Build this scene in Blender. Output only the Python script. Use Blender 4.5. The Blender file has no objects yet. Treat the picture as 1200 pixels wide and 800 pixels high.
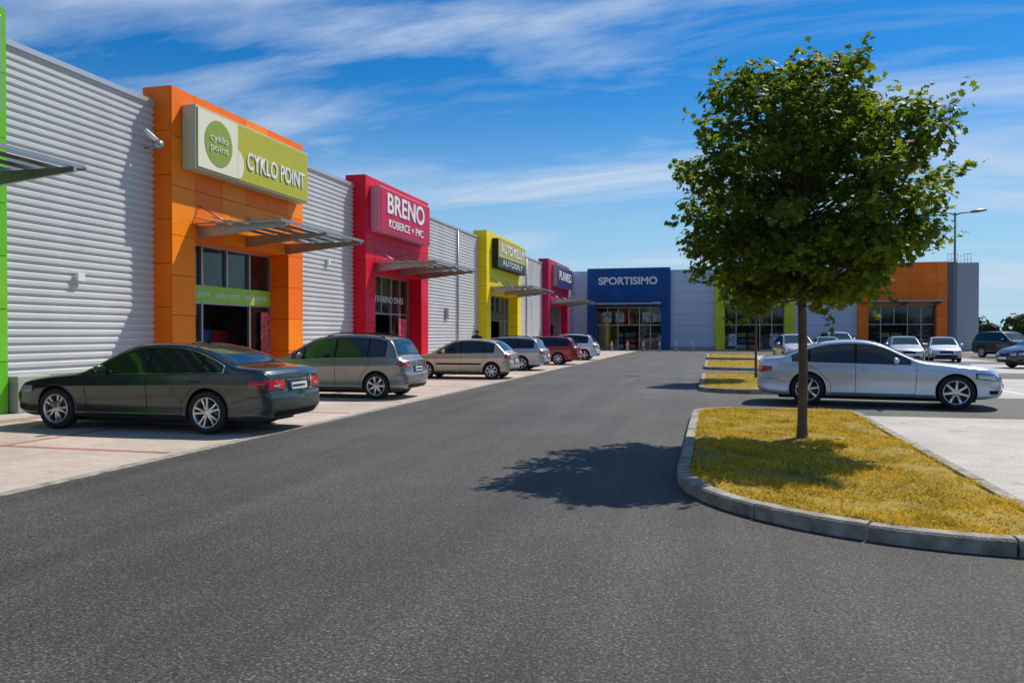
import bpy, bmesh, math, random, copy
import numpy as np
from mathutils import Vector, Matrix
random.seed(7); rng=np.random.default_rng(11)
S=bpy.context.scene
COL=S.collection
PI=math.pi
# ------------------------------------------------------------------ materials
MATS={}
def newmat(name):
    m=bpy.data.materials.new(name); m.use_nodes=True
    nt=m.node_tree; b=nt.nodes['Principled BSDF']; return m,nt,b
def N(nt,t,**k):
    n=nt.nodes.new(t)
    for a,v in k.items(): setattr(n,a,v)
    return n
def mat(name,col,rough=.6,metal=0.,coat=0.,vary=0.,scale=3.,bump=0.,bscale=40.,spec=.5,emit=None,aniso=None):
    if name in MATS: return MATS[name]
    m,nt,b=newmat(name)
    b.inputs['Base Color'].default_value=(*col,1); b.inputs['Roughness'].default_value=rough
    b.inputs['Metallic'].default_value=metal; b.inputs['Coat Weight'].default_value=coat
    b.inputs['Coat Roughness'].default_value=.04
    b.inputs['Specular IOR Level'].default_value=spec
    if vary>0 or bump>0:
        tc=N(nt,'ShaderNodeTexCoord')
    if vary>0:
        n=N(nt,'ShaderNodeTexNoise'); n.inputs['Scale'].default_value=scale; n.inputs['Detail'].default_value=6
        mp=N(nt,'ShaderNodeMapping'); 
        if aniso: mp.inputs['Scale'].default_value=aniso
        nt.links.new(tc.outputs['Object'],mp.inputs[0]); nt.links.new(mp.outputs[0],n.inputs['Vector'])
        mr=N(nt,'ShaderNodeMapRange'); mr.inputs[1].default_value=.3; mr.inputs[2].default_value=.7
        mr.inputs[3].default_value=1-vary; mr.inputs[4].default_value=1+vary
        nt.links.new(n.outputs['Fac'],mr.inputs[0])
        vm=N(nt,'ShaderNodeVectorMath',operation='SCALE'); vm.inputs[0].default_value=col
        nt.links.new(mr.outputs[0],vm.inputs['Scale']); nt.links.new(vm.outputs[0],b.inputs['Base Color'])
        mr2=N(nt,'ShaderNodeMapRange'); mr2.inputs[3].default_value=max(0.02,rough-.08); mr2.inputs[4].default_value=min(1,rough+.1)
        nt.links.new(n.outputs['Fac'],mr2.inputs[0]); nt.links.new(mr2.outputs[0],b.inputs['Roughness'])
    if bump>0:
        n2=N(nt,'ShaderNodeTexNoise'); n2.inputs['Scale'].default_value=bscale; n2.inputs['Detail'].default_value=4
        nt.links.new(tc.outputs['Object'],n2.inputs['Vector'])
        bp=N(nt,'ShaderNodeBump'); bp.inputs['Strength'].default_value=bump; bp.inputs['Distance'].default_value=.01
        nt.links.new(n2.outputs['Fac'],bp.inputs['Height']); nt.links.new(bp.outputs[0],b.inputs['Normal'])
    MATS[name]=m; return m
def ramp(nt,stops):
    r=N(nt,'ShaderNodeValToRGB'); e=r.color_ramp.elements
    while len(e)<len(stops): e.new(.5)
    for i,(p,c) in enumerate(stops): e[i].position=p; e[i].color=(*c,1)
    return r
def noise(nt,tc,scale,detail=4,rough=.5,mp=None):
    n=N(nt,'ShaderNodeTexNoise'); n.inputs['Scale'].default_value=scale; n.inputs['Detail'].default_value=detail; n.inputs['Roughness'].default_value=rough
    if mp:
        m=N(nt,'ShaderNodeMapping'); m.inputs['Scale'].default_value=mp
        nt.links.new(tc.outputs['Object'],m.inputs[0]); nt.links.new(m.outputs[0],n.inputs['Vector'])
    else: nt.links.new(tc.outputs['Object'],n.inputs['Vector'])
    return n
def mixc(nt,a,b,f,mode='MIX'):
    m=N(nt,'ShaderNodeMix',data_type='RGBA',blend_type=mode)
    for s,v in ((m.inputs[6],a),(m.inputs[7],b),(m.inputs[0],f)):
        if isinstance(v,bpy.types.NodeSocket): nt.links.new(v,s)
        elif isinstance(v,tuple): s.default_value=(*v,1)
        else: s.default_value=v
    return m.outputs[2]
def asphalt(name='asphalt',g=1.,tint=(1,1,1)):
    m,nt,b=newmat(name); tc=N(nt,'ShaderNodeTexCoord')
    n1=noise(nt,tc,55,4,.8); r1=ramp(nt,[(.33,(.010*g,.010*g,.0105*g)),(.47,(.046*g,.045*g,.043*g)),(.57,(.090*g,.087*g,.080*g)),(.67,(.32*g,.30*g,.265*g))]); nt.links.new(n1.outputs['Fac'],r1.inputs[0])
    n2=noise(nt,tc,.30,7,.65); r2=ramp(nt,[(.3,(.66,.66,.68)),(.7,(1.28,1.25,1.2))]); nt.links.new(n2.outputs['Fac'],r2.inputs[0])
    c=mixc(nt,r1.outputs[0],r2.outputs[0],1.,'MULTIPLY')
    n3=noise(nt,tc,1.,5,.6,(1.5,.08,1)); r3=ramp(nt,[(.35,(.75,.75,.76)),(.65,(1.18,1.16,1.12))]); nt.links.new(n3.outputs['Fac'],r3.inputs[0])
    c=mixc(nt,c,r3.outputs[0],1.,'MULTIPLY')
    n5=noise(nt,tc,2.6,4,.6); r5=ramp(nt,[(.26,(.62,.61,.6)),(.36,(1,1,1))]); nt.links.new(n5.outputs['Fac'],r5.inputs[0])
    c=mixc(nt,c,r5.outputs[0],1.,'MULTIPLY'); c=mixc(nt,c,tint,1.,'MULTIPLY')
    nt.links.new(c,b.inputs['Base Color']); b.inputs['Roughness'].default_value=.7; b.inputs['Specular IOR Level'].default_value=.4
    bp=N(nt,'ShaderNodeBump'); bp.inputs['Strength'].default_value=1.; bp.inputs['Distance'].default_value=.012
    n4=noise(nt,tc,60,4,.7); nt.links.new(n4.outputs['Fac'],bp.inputs['Height']); nt.links.new(bp.outputs[0],b.inputs['Normal'])
    return m
def pavers(name,c1,c2,mortar,scale=1.,w=.2,h=.1,rot=0.):
    m,nt,b=newmat(name); tc=N(nt,'ShaderNodeTexCoord'); mp=N(nt,'ShaderNodeMapping'); mp.inputs['Rotation'].default_value=(0,0,rot)
    nt.links.new(tc.outputs['Object'],mp.inputs[0])
    br=N(nt,'ShaderNodeTexBrick'); nt.links.new(mp.outputs[0],br.inputs['Vector'])
    br.inputs['Scale'].default_value=scale; br.inputs['Brick Width'].default_value=w; br.inputs['Row Height'].default_value=h
    br.inputs['Mortar Size'].default_value=.004; br.inputs['Mortar Smooth'].default_value=.3
    br.inputs['Color1'].default_value=(*c1,1); br.inputs['Color2'].default_value=(*c2,1); br.inputs['Mortar'].default_value=(*mortar,1)
    n2=noise(nt,tc,.6,6,.65); r2=ramp(nt,[(.3,(.78,.77,.76)),(.7,(1.12,1.12,1.12))]); nt.links.new(n2.outputs['Fac'],r2.inputs[0])
    n3=noise(nt,tc,60,3,.6); r3=ramp(nt,[(.3,(.85,.85,.85)),(.7,(1.1,1.1,1.1))]); nt.links.new(n3.outputs['Fac'],r3.inputs[0])
    c=mixc(nt,br.outputs['Color'],r2.outputs[0],1.,'MULTIPLY'); c=mixc(nt,c,r3.outputs[0],1.,'MULTIPLY')
    n5=noise(nt,tc,1.7,4,.6); r5=ramp(nt,[(.27,(.55,.53,.5)),(.37,(1,1,1))]); nt.links.new(n5.outputs['Fac'],r5.inputs[0])
    c=mixc(nt,c,r5.outputs[0],1.,'MULTIPLY')
    nt.links.new(c,b.inputs['Base Color']); b.inputs['Roughness'].default_value=.85
    bp=N(nt,'ShaderNodeBump'); bp.inputs['Strength'].default_value=.3; bp.inputs['Distance'].default_value=.004; bp.invert=True
    nt.links.new(br.outputs['Fac'],bp.inputs['Height']); nt.links.new(bp.outputs[0],b.inputs['Normal'])
    return m
def grassmat(name,cols,scale=1.6):
    m,nt,b=newmat(name); tc=N(nt,'ShaderNodeTexCoord')
    n1=noise(nt,tc,scale,7,.75); r=ramp(nt,cols); nt.links.new(n1.outputs['Fac'],r.inputs[0])
    n2=noise(nt,tc,45,2,.5); r2=ramp(nt,[(.3,(.6,.6,.55)),(.7,(1.3,1.3,1.3))]); nt.links.new(n2.outputs['Fac'],r2.inputs[0])
    c=mixc(nt,r.outputs[0],r2.outputs[0],1.,'MULTIPLY'); nt.links.new(c,b.inputs['Base Color']); b.inputs['Roughness'].default_value=.8
    b.inputs['Specular IOR Level'].default_value=.2
    out=nt.nodes['Material Output']; tr=N(nt,'ShaderNodeBsdfTranslucent'); nt.links.new(c,tr.inputs[0]); ms=N(nt,'ShaderNodeMixShader'); ms.inputs[0].default_value=.3
    nt.links.new(b.outputs[0],ms.inputs[1]); nt.links.new(tr.outputs[0],ms.inputs[2]); nt.links.new(ms.outputs[0],out.inputs[0])
    return m
def leafmat(name,lo,hi,trans):
    m,nt,b=newmat(name); g=N(nt,'ShaderNodeNewGeometry'); tc=N(nt,'ShaderNodeTexCoord')
    r=ramp(nt,[(0,lo),(1,hi)]); nt.links.new(g.outputs['Random Per Island'],r.inputs[0])
    n=noise(nt,tc,1.3,3); r2=ramp(nt,[(.35,(.65,.7,.7)),(.65,(1.3,1.22,1.))]); nt.links.new(n.outputs['Fac'],r2.inputs[0])
    c=mixc(nt,r.outputs[0],r2.outputs[0],1.,'MULTIPLY'); nt.links.new(c,b.inputs['Base Color']); b.inputs['Roughness'].default_value=.55; b.inputs['Specular IOR Level'].default_value=.3
    out=nt.nodes['Material Output']; tr=N(nt,'ShaderNodeBsdfTranslucent')
    tcx=mixc(nt,c,trans,1.,'MULTIPLY'); nt.links.new(tcx,tr.inputs[0]); ms=N(nt,'ShaderNodeMixShader'); ms.inputs[0].default_value=.42
    nt.links.new(b.outputs[0],ms.inputs[1]); nt.links.new(tr.outputs[0],ms.inputs[2]); nt.links.new(ms.outputs[0],out.inputs[0])
    return m
# ------------------------------------------------------------------ mesh helpers
class MB:
    def __init__(s): s.v=[]; s.f=[]; s.mi=[]; s.mats=[]; s.sm=[]
    def m(s,mt):
        if mt not in s.mats: s.mats.append(mt)
        return s.mats.index(mt)
    def add(s,vs,fs,mt,smooth=False):
        o=len(s.v); k=s.m(mt); s.v.extend([tuple(map(float,p)) for p in vs])
        for f in fs: s.f.append(tuple(int(i)+o for i in f)); s.mi.append(k); s.sm.append(smooth)
    def box(s,x0,x1,y0,y1,z0,z1,mt,M=None):
        vs=[(x,y,z) for x in (x0,x1) for y in (y0,y1) for z in (z0,z1)]
        if M: vs=[M(*p) for p in vs]
        s.add(vs,[(0,1,3,2),(4,6,7,5),(0,4,5,1),(2,3,7,6),(0,2,6,4),(1,5,7,3)],mt)
    def tube(s,pts,rad,mt,seg=8,cap=True):
        pts=[Vector(p) for p in pts]; n=len(pts); vs=[]; fs=[]
        for i,p in enumerate(pts):
            d=(pts[min(i+1,n-1)]-pts[max(i-1,0)]).normalized()
            a=d.orthogonal().normalized() if i==0 else (a-d*a.dot(d)).normalized()
            b=d.cross(a); r=rad[i] if hasattr(rad,'__len__') else rad
            for k in range(seg):
                t=2*math.pi*k/seg; vs.append(p+a*(math.cos(t)*r)+b*(math.sin(t)*r))
        for i in range(n-1):
            for k in range(seg):
                k2=(k+1)%seg; fs.append((i*seg+k,i*seg+k2,(i+1)*seg+k2,(i+1)*seg+k))
        s.add(vs,fs,mt,True)
        if cap:
            o=len(s.v)-n*seg; kk=s.m(mt)
            s.f.append(tuple(o+k for k in range(seg))[::-1]); s.mi.append(kk); s.sm.append(False)
            s.f.append(tuple(o+(n-1)*seg+k for k in range(seg))); s.mi.append(kk); s.sm.append(False)
    def lathe(s,prof,seg,mt,axis='z',M=None,smooth=True):
        vs=[];fs=[];n=len(prof)
        for k in range(seg):
            t=2*math.pi*k/seg
            for (a,r) in prof:
                if axis=='y': p=(r*math.cos(t),a,r*math.sin(t))
                else: p=(r*math.cos(t),r*math.sin(t),a)
                vs.append(M(*p) if M else p)
        for k in range(seg):
            k2=(k+1)%seg
            for i in range(n-1): fs.append((k*n+i,k2*n+i,k2*n+i+1,k*n+i+1))
        s.add(vs,fs,mt,smooth)
    def grid(s,P,mt,smooth=True):
        a,b=P.shape[:2]; fs=[(i*b+j,(i+1)*b+j,(i+1)*b+j+1,i*b+j+1) for i in range(a-1) for j in range(b-1)]
        s.add(P.reshape(-1,3),fs,mt,smooth)
    def mesh(s,name,recalc=True,sharp=None):
        me=bpy.data.meshes.new(name); me.from_pydata(s.v,[],s.f)
        for m in s.mats: me.materials.append(m)
        me.polygons.foreach_set('material_index',s.mi); me.polygons.foreach_set('use_smooth',s.sm)
        if recalc:
            bm=bmesh.new(); bm.from_mesh(me); bmesh.ops.recalc_face_normals(bm,faces=bm.faces); bm.to_mesh(me); bm.free()
        if sharp: me.set_sharp_from_angle(angle=math.radians(sharp))
        me.update(); return me
    def obj(s,name,parent=None,recalc=True,bevel=0,sharp=None):
        o=bpy.data.objects.new(name,s.mesh(name,recalc,sharp)); COL.objects.link(o)
        if parent: o.parent=parent
        if bevel:
            md=o.modifiers.new('bevel','BEVEL'); md.width=bevel; md.segments=2; md.limit_method='ANGLE'
        return o
def empty(name,loc=(0,0,0),rz=0):
    e=bpy.data.objects.new(name,None); e.location=loc; e.rotation_euler=(0,0,rz); COL.objects.link(e); e.empty_display_size=.3; return e
def inst(name,me,parent,loc=(0,0,0),rot=(0,0,0),scale=(1,1,1)):
    o=bpy.data.objects.new(name,me); COL.objects.link(o); o.parent=parent; o.location=loc; o.rotation_euler=rot; o.scale=scale; return o
def text(name,body,w,h,loc,rot,mt,parent=None,offset=.0,ext=.012):
    c=bpy.data.curves.new(name,'FONT'); c.body=body; c.align_x='CENTER'; c.align_y='CENTER'; c.extrude=ext; c.offset=offset
    c.materials.append(mt); o=bpy.data.objects.new(name,c); COL.objects.link(o); bpy.context.view_layer.update()
    d=o.dimensions; o.scale=(w/max(d.x,.01),h/max(d.y,.01),1); o.location=loc; o.rotation_euler=rot
    if parent: o.parent=parent
    return o
RX=(math.pi/2,0,math.pi/2); RY=(math.pi/2,0,0)
M_asph=asphalt()
M_pave=pavers('paving_beige',(.56,.47,.40),(.49,.41,.345),(.33,.28,.235))
M_pave2=pavers('paving_grey',(.52,.49,.45),(.46,.435,.40),(.32,.30,.275))
M_pred=pavers('paving_red',(.44,.20,.15),(.38,.18,.13),(.22,.13,.10))
M_conc=mat('concrete',(.36,.35,.33),.85,vary=.22,scale=4,bump=.3)
M_kerb=mat('kerb_concrete',(.30,.275,.225),.85,vary=.45,scale=6,bump=.8,bscale=60)
M_steel=mat('galvanised_steel',(.36,.37,.38),.42,.8,vary=.12,scale=2)
M_dsteel=mat('dark_steel',(.07,.075,.08),.4,.6)
M_alu=mat('aluminium_frame',(.40,.40,.40),.35,.7)
M_corr=mat('corrugated_metal',(.58,.585,.59),.5,.08,vary=.06,scale=.9,aniso=(1,1,.25))
M_cap=mat('roof_flashing',(.55,.57,.6),.35,.5)
M_wing=mat('wing_panel',(.50,.58,.70),.5,.15,vary=.06,scale=.3)
M_dark=mat('joint_dark',(.03,.025,.02),.8)
M_black=mat('black_plastic',(.012,.012,.013),.6,spec=.25)
M_white=mat('white_paint',(.8,.8,.79),.4)
M_roof=mat('roof_membrane',(.2,.2,.2),.9,vary=.1)
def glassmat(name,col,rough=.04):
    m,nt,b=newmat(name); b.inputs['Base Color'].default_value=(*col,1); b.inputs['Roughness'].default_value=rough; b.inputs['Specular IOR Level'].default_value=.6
    tc=N(nt,'ShaderNodeTexCoord'); n=noise(nt,tc,1.1,5,.7,(1,1,2)); r=ramp(nt,[(.40,tuple(c*.25 for c in col)),(.60,col),(.78,tuple(min(1,c*4.) for c in col))]); nt.links.new(n.outputs['Fac'],r.inputs[0]); nt.links.new(r.outputs[0],b.inputs['Base Color'])  # mottled base colour paints varied reflections into the glass
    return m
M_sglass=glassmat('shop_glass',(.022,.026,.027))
# ------------------------------------------------------------------ ground
def sheet(name,x0,x1,y0,y1,z,mt):
    b=MB(); b.add([(x0,y0,z),(x1,y0,z),(x1,y1,z),(x0,y1,z)],[(0,1,2,3)],mt); return b.obj(name,recalc=False)
M_field=grassmat('field_grass',[(.3,(.13,.12,.05)),(.7,(.24,.20,.10))],.05)
sheet('ground',-1500,1500,-600,2500,-.012,M_field)
sheet('asphalt_road',-60,75,-110,125,-.004,M_asph)
sheet('paved_parking_bays',-13.9,-6.95,-30,80.9,.0,M_pave)
b=MB()
for y in np.arange(-4.6,72,2.75): b.box(-12.4,-7.08,y,y+.11,.0,.004,M_pred)
for x in (-12.5,-9.9): b.box(x,x+.12,-20,75,.0,.0045,M_pred)
b.obj('bay_dividing_lines')
b=MB()
y=-20
while y<75: b.box(-6.95,-6.80,y,y+.994,-.03,.006,M_kerb); y+=1.
b.obj('flush_kerb',bevel=.004)
b=MB(); b.box(-13.9,-12.55,-20,78,.0,.03,M_pave2); b.obj('shop_pavement')
sheet('plaza_pavement',-6.9,45,75.5,80.9,.0,M_pave2)
for i,(a,c) in enumerate(((5.6,16.7),(22.1,31.5),(36.2,46.5),(51,61))):
    sheet('parking_pavement',2.72,16,a,c,.0,M_pave2)
sheet('parking_pavement',27,60,20,62,.0,M_pave2)
b=MB()
for a,c in ((5.6,16.7),(22.1,31.5),(36.2,46.5),(51,61)):
    for x in (7.9,): b.box(x,x+.11,a,c,.0,.004,M_white)
b.obj('parking_line_markings')
b=MB(); b.box(-3.2,-2.7,30,30.5,-.004,.0,M_dsteel)
for i in range(6): b.box(-3.15+i*.08,-3.11+i*.08,30.04,30.46,.0,.004,M_black)
b.obj('drain_grate')
# islands
def rounded(x0,x1,y0,y1,rads,seg=10):
    pts=[]; cs=[((x0,y0),rads[0],180),((x1,y0),rads[1],270),((x1,y1),rads[2],0),((x0,y1),rads[3],90)]
    for (cx,cy),r,a0 in cs:
        sx=1 if cx==x0 else -1; sy=1 if cy==y0 else -1
        for k in range(seg+1):
            a=math.radians(a0+90*k/seg); pts.append((cx+sx*r+r*math.cos(a),cy+sy*r+r*math.sin(a)))
    return np.array(pts)
M_grass=grassmat('dry_grass',[(.30,(.22,.21,.02)),(.41,(.50,.37,.035)),(.55,(.78,.53,.05)),(.74,(.85,.64,.18))],2.0)
M_soil=grassmat('dry_turf',[(.36,(.17,.15,.02)),(.47,(.42,.29,.04)),(.65,(.58,.41,.08))],2.5)
def inside(poly,P):
    x,y=P[:,0],P[:,1]; r=np.zeros(len(P),bool); n=len(poly); j=n-1
    for i in range(n):
        xi,yi=poly[i]; xj,yj=poly[j]
        c=((yi>y)!=(yj>y))&(x<(xj-xi)*(y-yi)/(yj-yi+1e-12)+xi); r^=c; j=i
    return r
def island(x0,x1,y0,y1,rads,blades):
    out=rounded(x0,x1,y0,y1,rads); kw=.14
    inn=rounded(x0+kw,x1-kw,y0+kw,y1-kw,[max(.05,r-kw) for r in rads])
    b=MB(); n=len(out); 
    L=[0]
    for i in range(n): L.append(L[-1]+np.linalg.norm(out[(i+1)%n]-out[i]))
    L=np.array(L); O=np.vstack([out,out[:1]]); I=np.vstack([inn,inn[:1]])
    def at(A,s): return np.array([np.interp(s,L,A[:,0]),np.interp(s,L,A[:,1])])
    s=0
    while s<L[-1]-.02:
        e=min(s+.99,L[-1]-.006); q=np.linspace(s+.004,e-.004,6); vs=[]
        dz=random.uniform(-.006,.006); H=.125+dz
        for t in q:
            o=at(O,t); i=at(I,t); o2=o+(i-o)*.13
            vs+=[(o[0],o[1],-.02),(o[0],o[1],H-.018),(o2[0],o2[1],H),(i[0],i[1],H),(i[0],i[1],-.02)]
        fs=[(k*5+j,k*5+(j+1)%5,(k+1)*5+(j+1)%5,(k+1)*5+j) for k in range(5) for j in range(5)]+[(4,3,2,1,0),(25,26,27,28,29)]
        b.add(vs,fs,M_kerb); s+=1.
    b.obj('island_kerb')
    b=MB()
    def hz(x,y): return .115+.012*np.sin(x*3.1+y*1.7)+.01*np.sin(y*4.3-x*2)+.008*np.sin(x*9+y*7)
    cen=inn.mean(0); rings=[]
    for f in np.linspace(1,0.02,14): 
        q=cen+(inn-cen)*f; rings.append(np.c_[q,hz(q[:,0],q[:,1])-(.03 if f==1 else 0)])
    P=np.array(rings); P=np.concatenate([P,P[:,:1]],1); b.grid(P,M_soil); b.obj('island_turf')
    Q=np.c_[rng.uniform(x0,x1,blades*2),rng.uniform(y0,y1,blades*2)]
    den=np.sin(Q[:,0]*4+np.sin(Q[:,1]*3)*2)+np.sin(Q[:,1]*5.3+Q[:,0]*2)+.6*np.sin(Q[:,0]*17+Q[:,1]*11); Q=Q[(rng.uniform(-2.1,2.6,len(Q))<den)]
    Q=Q[inside(inn,Q)]; n=len(Q); a=rng.uniform(0,2*math.pi,n); h=rng.uniform(.012,.05,n)*(1+.9*(rng.random(n)>.94)); w=rng.uniform(.005,.011,n); le=rng.uniform(-.06,.06,(n,2))
    z=hz(Q[:,0],Q[:,1])-.005; V=np.empty((n,3,3)); dx=np.cos(a)*w; dy=np.sin(a)*w
    V[:,0]=np.c_[Q[:,0]-dx,Q[:,1]-dy,z]; V[:,1]=np.c_[Q[:,0]+dx,Q[:,1]+dy,z]; V[:,2]=np.c_[Q[:,0]+le[:,0],Q[:,1]+le[:,1],z+h]
    me=bpy.data.meshes.new('island_grass'); me.from_pydata(V.reshape(-1,3).tolist(),[],np.arange(3*n).reshape(-1,3).tolist()); me.materials.append(M_grass)
    o=bpy.data.objects.new('island_grass',me); COL.objects.link(o)
island(-.38,2.7,6.4,16.6,[2.6,.3,.5,1.0],62000)
island(-.38,2.7,22.1,31.5,[1.2,.4,.4,1.2],14000)
island(-.38,2.7,36.2,46.5,[1.2,.4,.4,1.2],8000)
island(-.38,2.7,51,61,[1.2,.4,.4,1.2],4000)
b=MB()
for i in range(110):
    y=rng.uniform(8.8,32); x=-.42-abs(rng.normal())*.22
    a=rng.uniform(0,6.28); s=rng.uniform(.010,.022); c_,s_=math.cos(a)*s,math.sin(a)*s
    b.add([(x-c_,y-s_,.004),(x+s_*.6,y-c_*.6,.010),(x+c_,y+s_,.005),(x-s_*.6,y+c_*.6,.012)],[(0,1,2,3)],mat('fallen_leaf',(.30,.20,.07),.8))
b.obj('leaf_litter')
# ------------------------------------------------------------------ buildings
H1=7.6
bl=empty('retail_store_building')
b=MB()
b.box(-60,-16.2,-14,81,-.1,7.35,M_roof); b.box(-16.2,-14.42,-14,81,7.1,7.34,M_roof); b.box(-16.2,-14.3,-14.2,-14,-.1,7.34,M_roof); b.obj('hall_volume',bl)
ML=lambda a,n,z:(-14+n,a,z)
MW=lambda a,n,z:(a,81-n,z)
portals=[(5.2,12.7,'green'),(17.6,24.3,'orange'),(29.3,36.5,'red'),(46.8,55.7,'yellow'),(65.7,75.7,'magenta')]
def corr(b,a0,a1,M,z0=.32,z1=H1-.12,p=.172):
    prof=[]; z=z0
    while z<z1:
        prof+=[(0,z),(0,z+.05),(.04,z+.07),(.04,z+.145)]; z+=p
    prof.append((0,z1))
    vs=[M(a,n,zz) for a in (a0,a1) for n,zz in prof]; k=len(prof)
    b.add(vs,[(i,i+1,k+i+1,k+i) for i in range(k-1)],M_corr)
b=MB(); edges=[-14]+[e for p in portals for e in p[:2]]+[81]
for i in range(0,len(edges),2):
    a0,a1=edges[i],edges[i+1]
    corr(b,a0,a1,ML)
    b.box(a0,a1,-.3,-.05,0,H1-.2,M_dark,ML)
    a=a0
    while a<a1-1: 
        if a>a0: b.box(a-.03,a+.03,-.02,.047,.32,H1-.12,M_corr,ML)
        a+=6.
wall=b.obj('corrugated_wall',bl,recalc=True)
b=MB()
for i in range(0,len(edges),2):
    a0,a1=edges[i],edges[i+1]
    b.box(a0,a1,-.1,.06,-.05,.32,M_conc,ML); b.box(a0,a1,-.4,.09,H1-.12,H1,M_cap,ML)
b.obj('plinth_and_coping',bl)
PC={'green':(.13,.50,.02),'orange':(.95,.17,.001),'red':(.68,.004,.028),'yellow':(.90,.70,.004),'magenta':(.48,.006,.075),'navy':(.003,.075,.27),'lime':(.62,.66,.02),'orange2':(1.,.19,.008)}
PC2={'green':(.17,.54,.03),'orange':(1.,.25,.002),'red':(.74,.008,.06),'yellow':(.93,.74,.008),'magenta':(.54,.012,.12),'navy':(.005,.085,.31),'lime':(.68,.7,.03),'orange2':(1.,.22,.015)}
def panels(b,a0,a1,z0,z1,fn,mt,ca=1.2,cz=1.1,g=.014,mt2=None):
    na=max(1,round((a1-a0)/ca)); nz=max(1,round((z1-z0)/cz)); da=(a1-a0)/na; dz=(z1-z0)/nz
    for i in range(na):
        for j in range(nz):
            mm=mt2 if (mt2 and random.random()<.28) else mt
            b.box(a0+i*da+g/2,a0+(i+1)*da-g/2,0,1,z0+j*dz+g/2,z0+(j+1)*dz-g/2,mm,fn)
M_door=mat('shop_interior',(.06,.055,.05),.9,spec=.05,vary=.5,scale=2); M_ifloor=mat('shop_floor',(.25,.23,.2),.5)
M_sh=[mat('shelf_goods_%d'%i,c,.6,vary=.5,scale=8) for i,c in enumerate(((.5,.06,.05),(.1,.3,.1),(.5,.5,.45),(.06,.12,.4),(.5,.3,.05)))]
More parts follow.
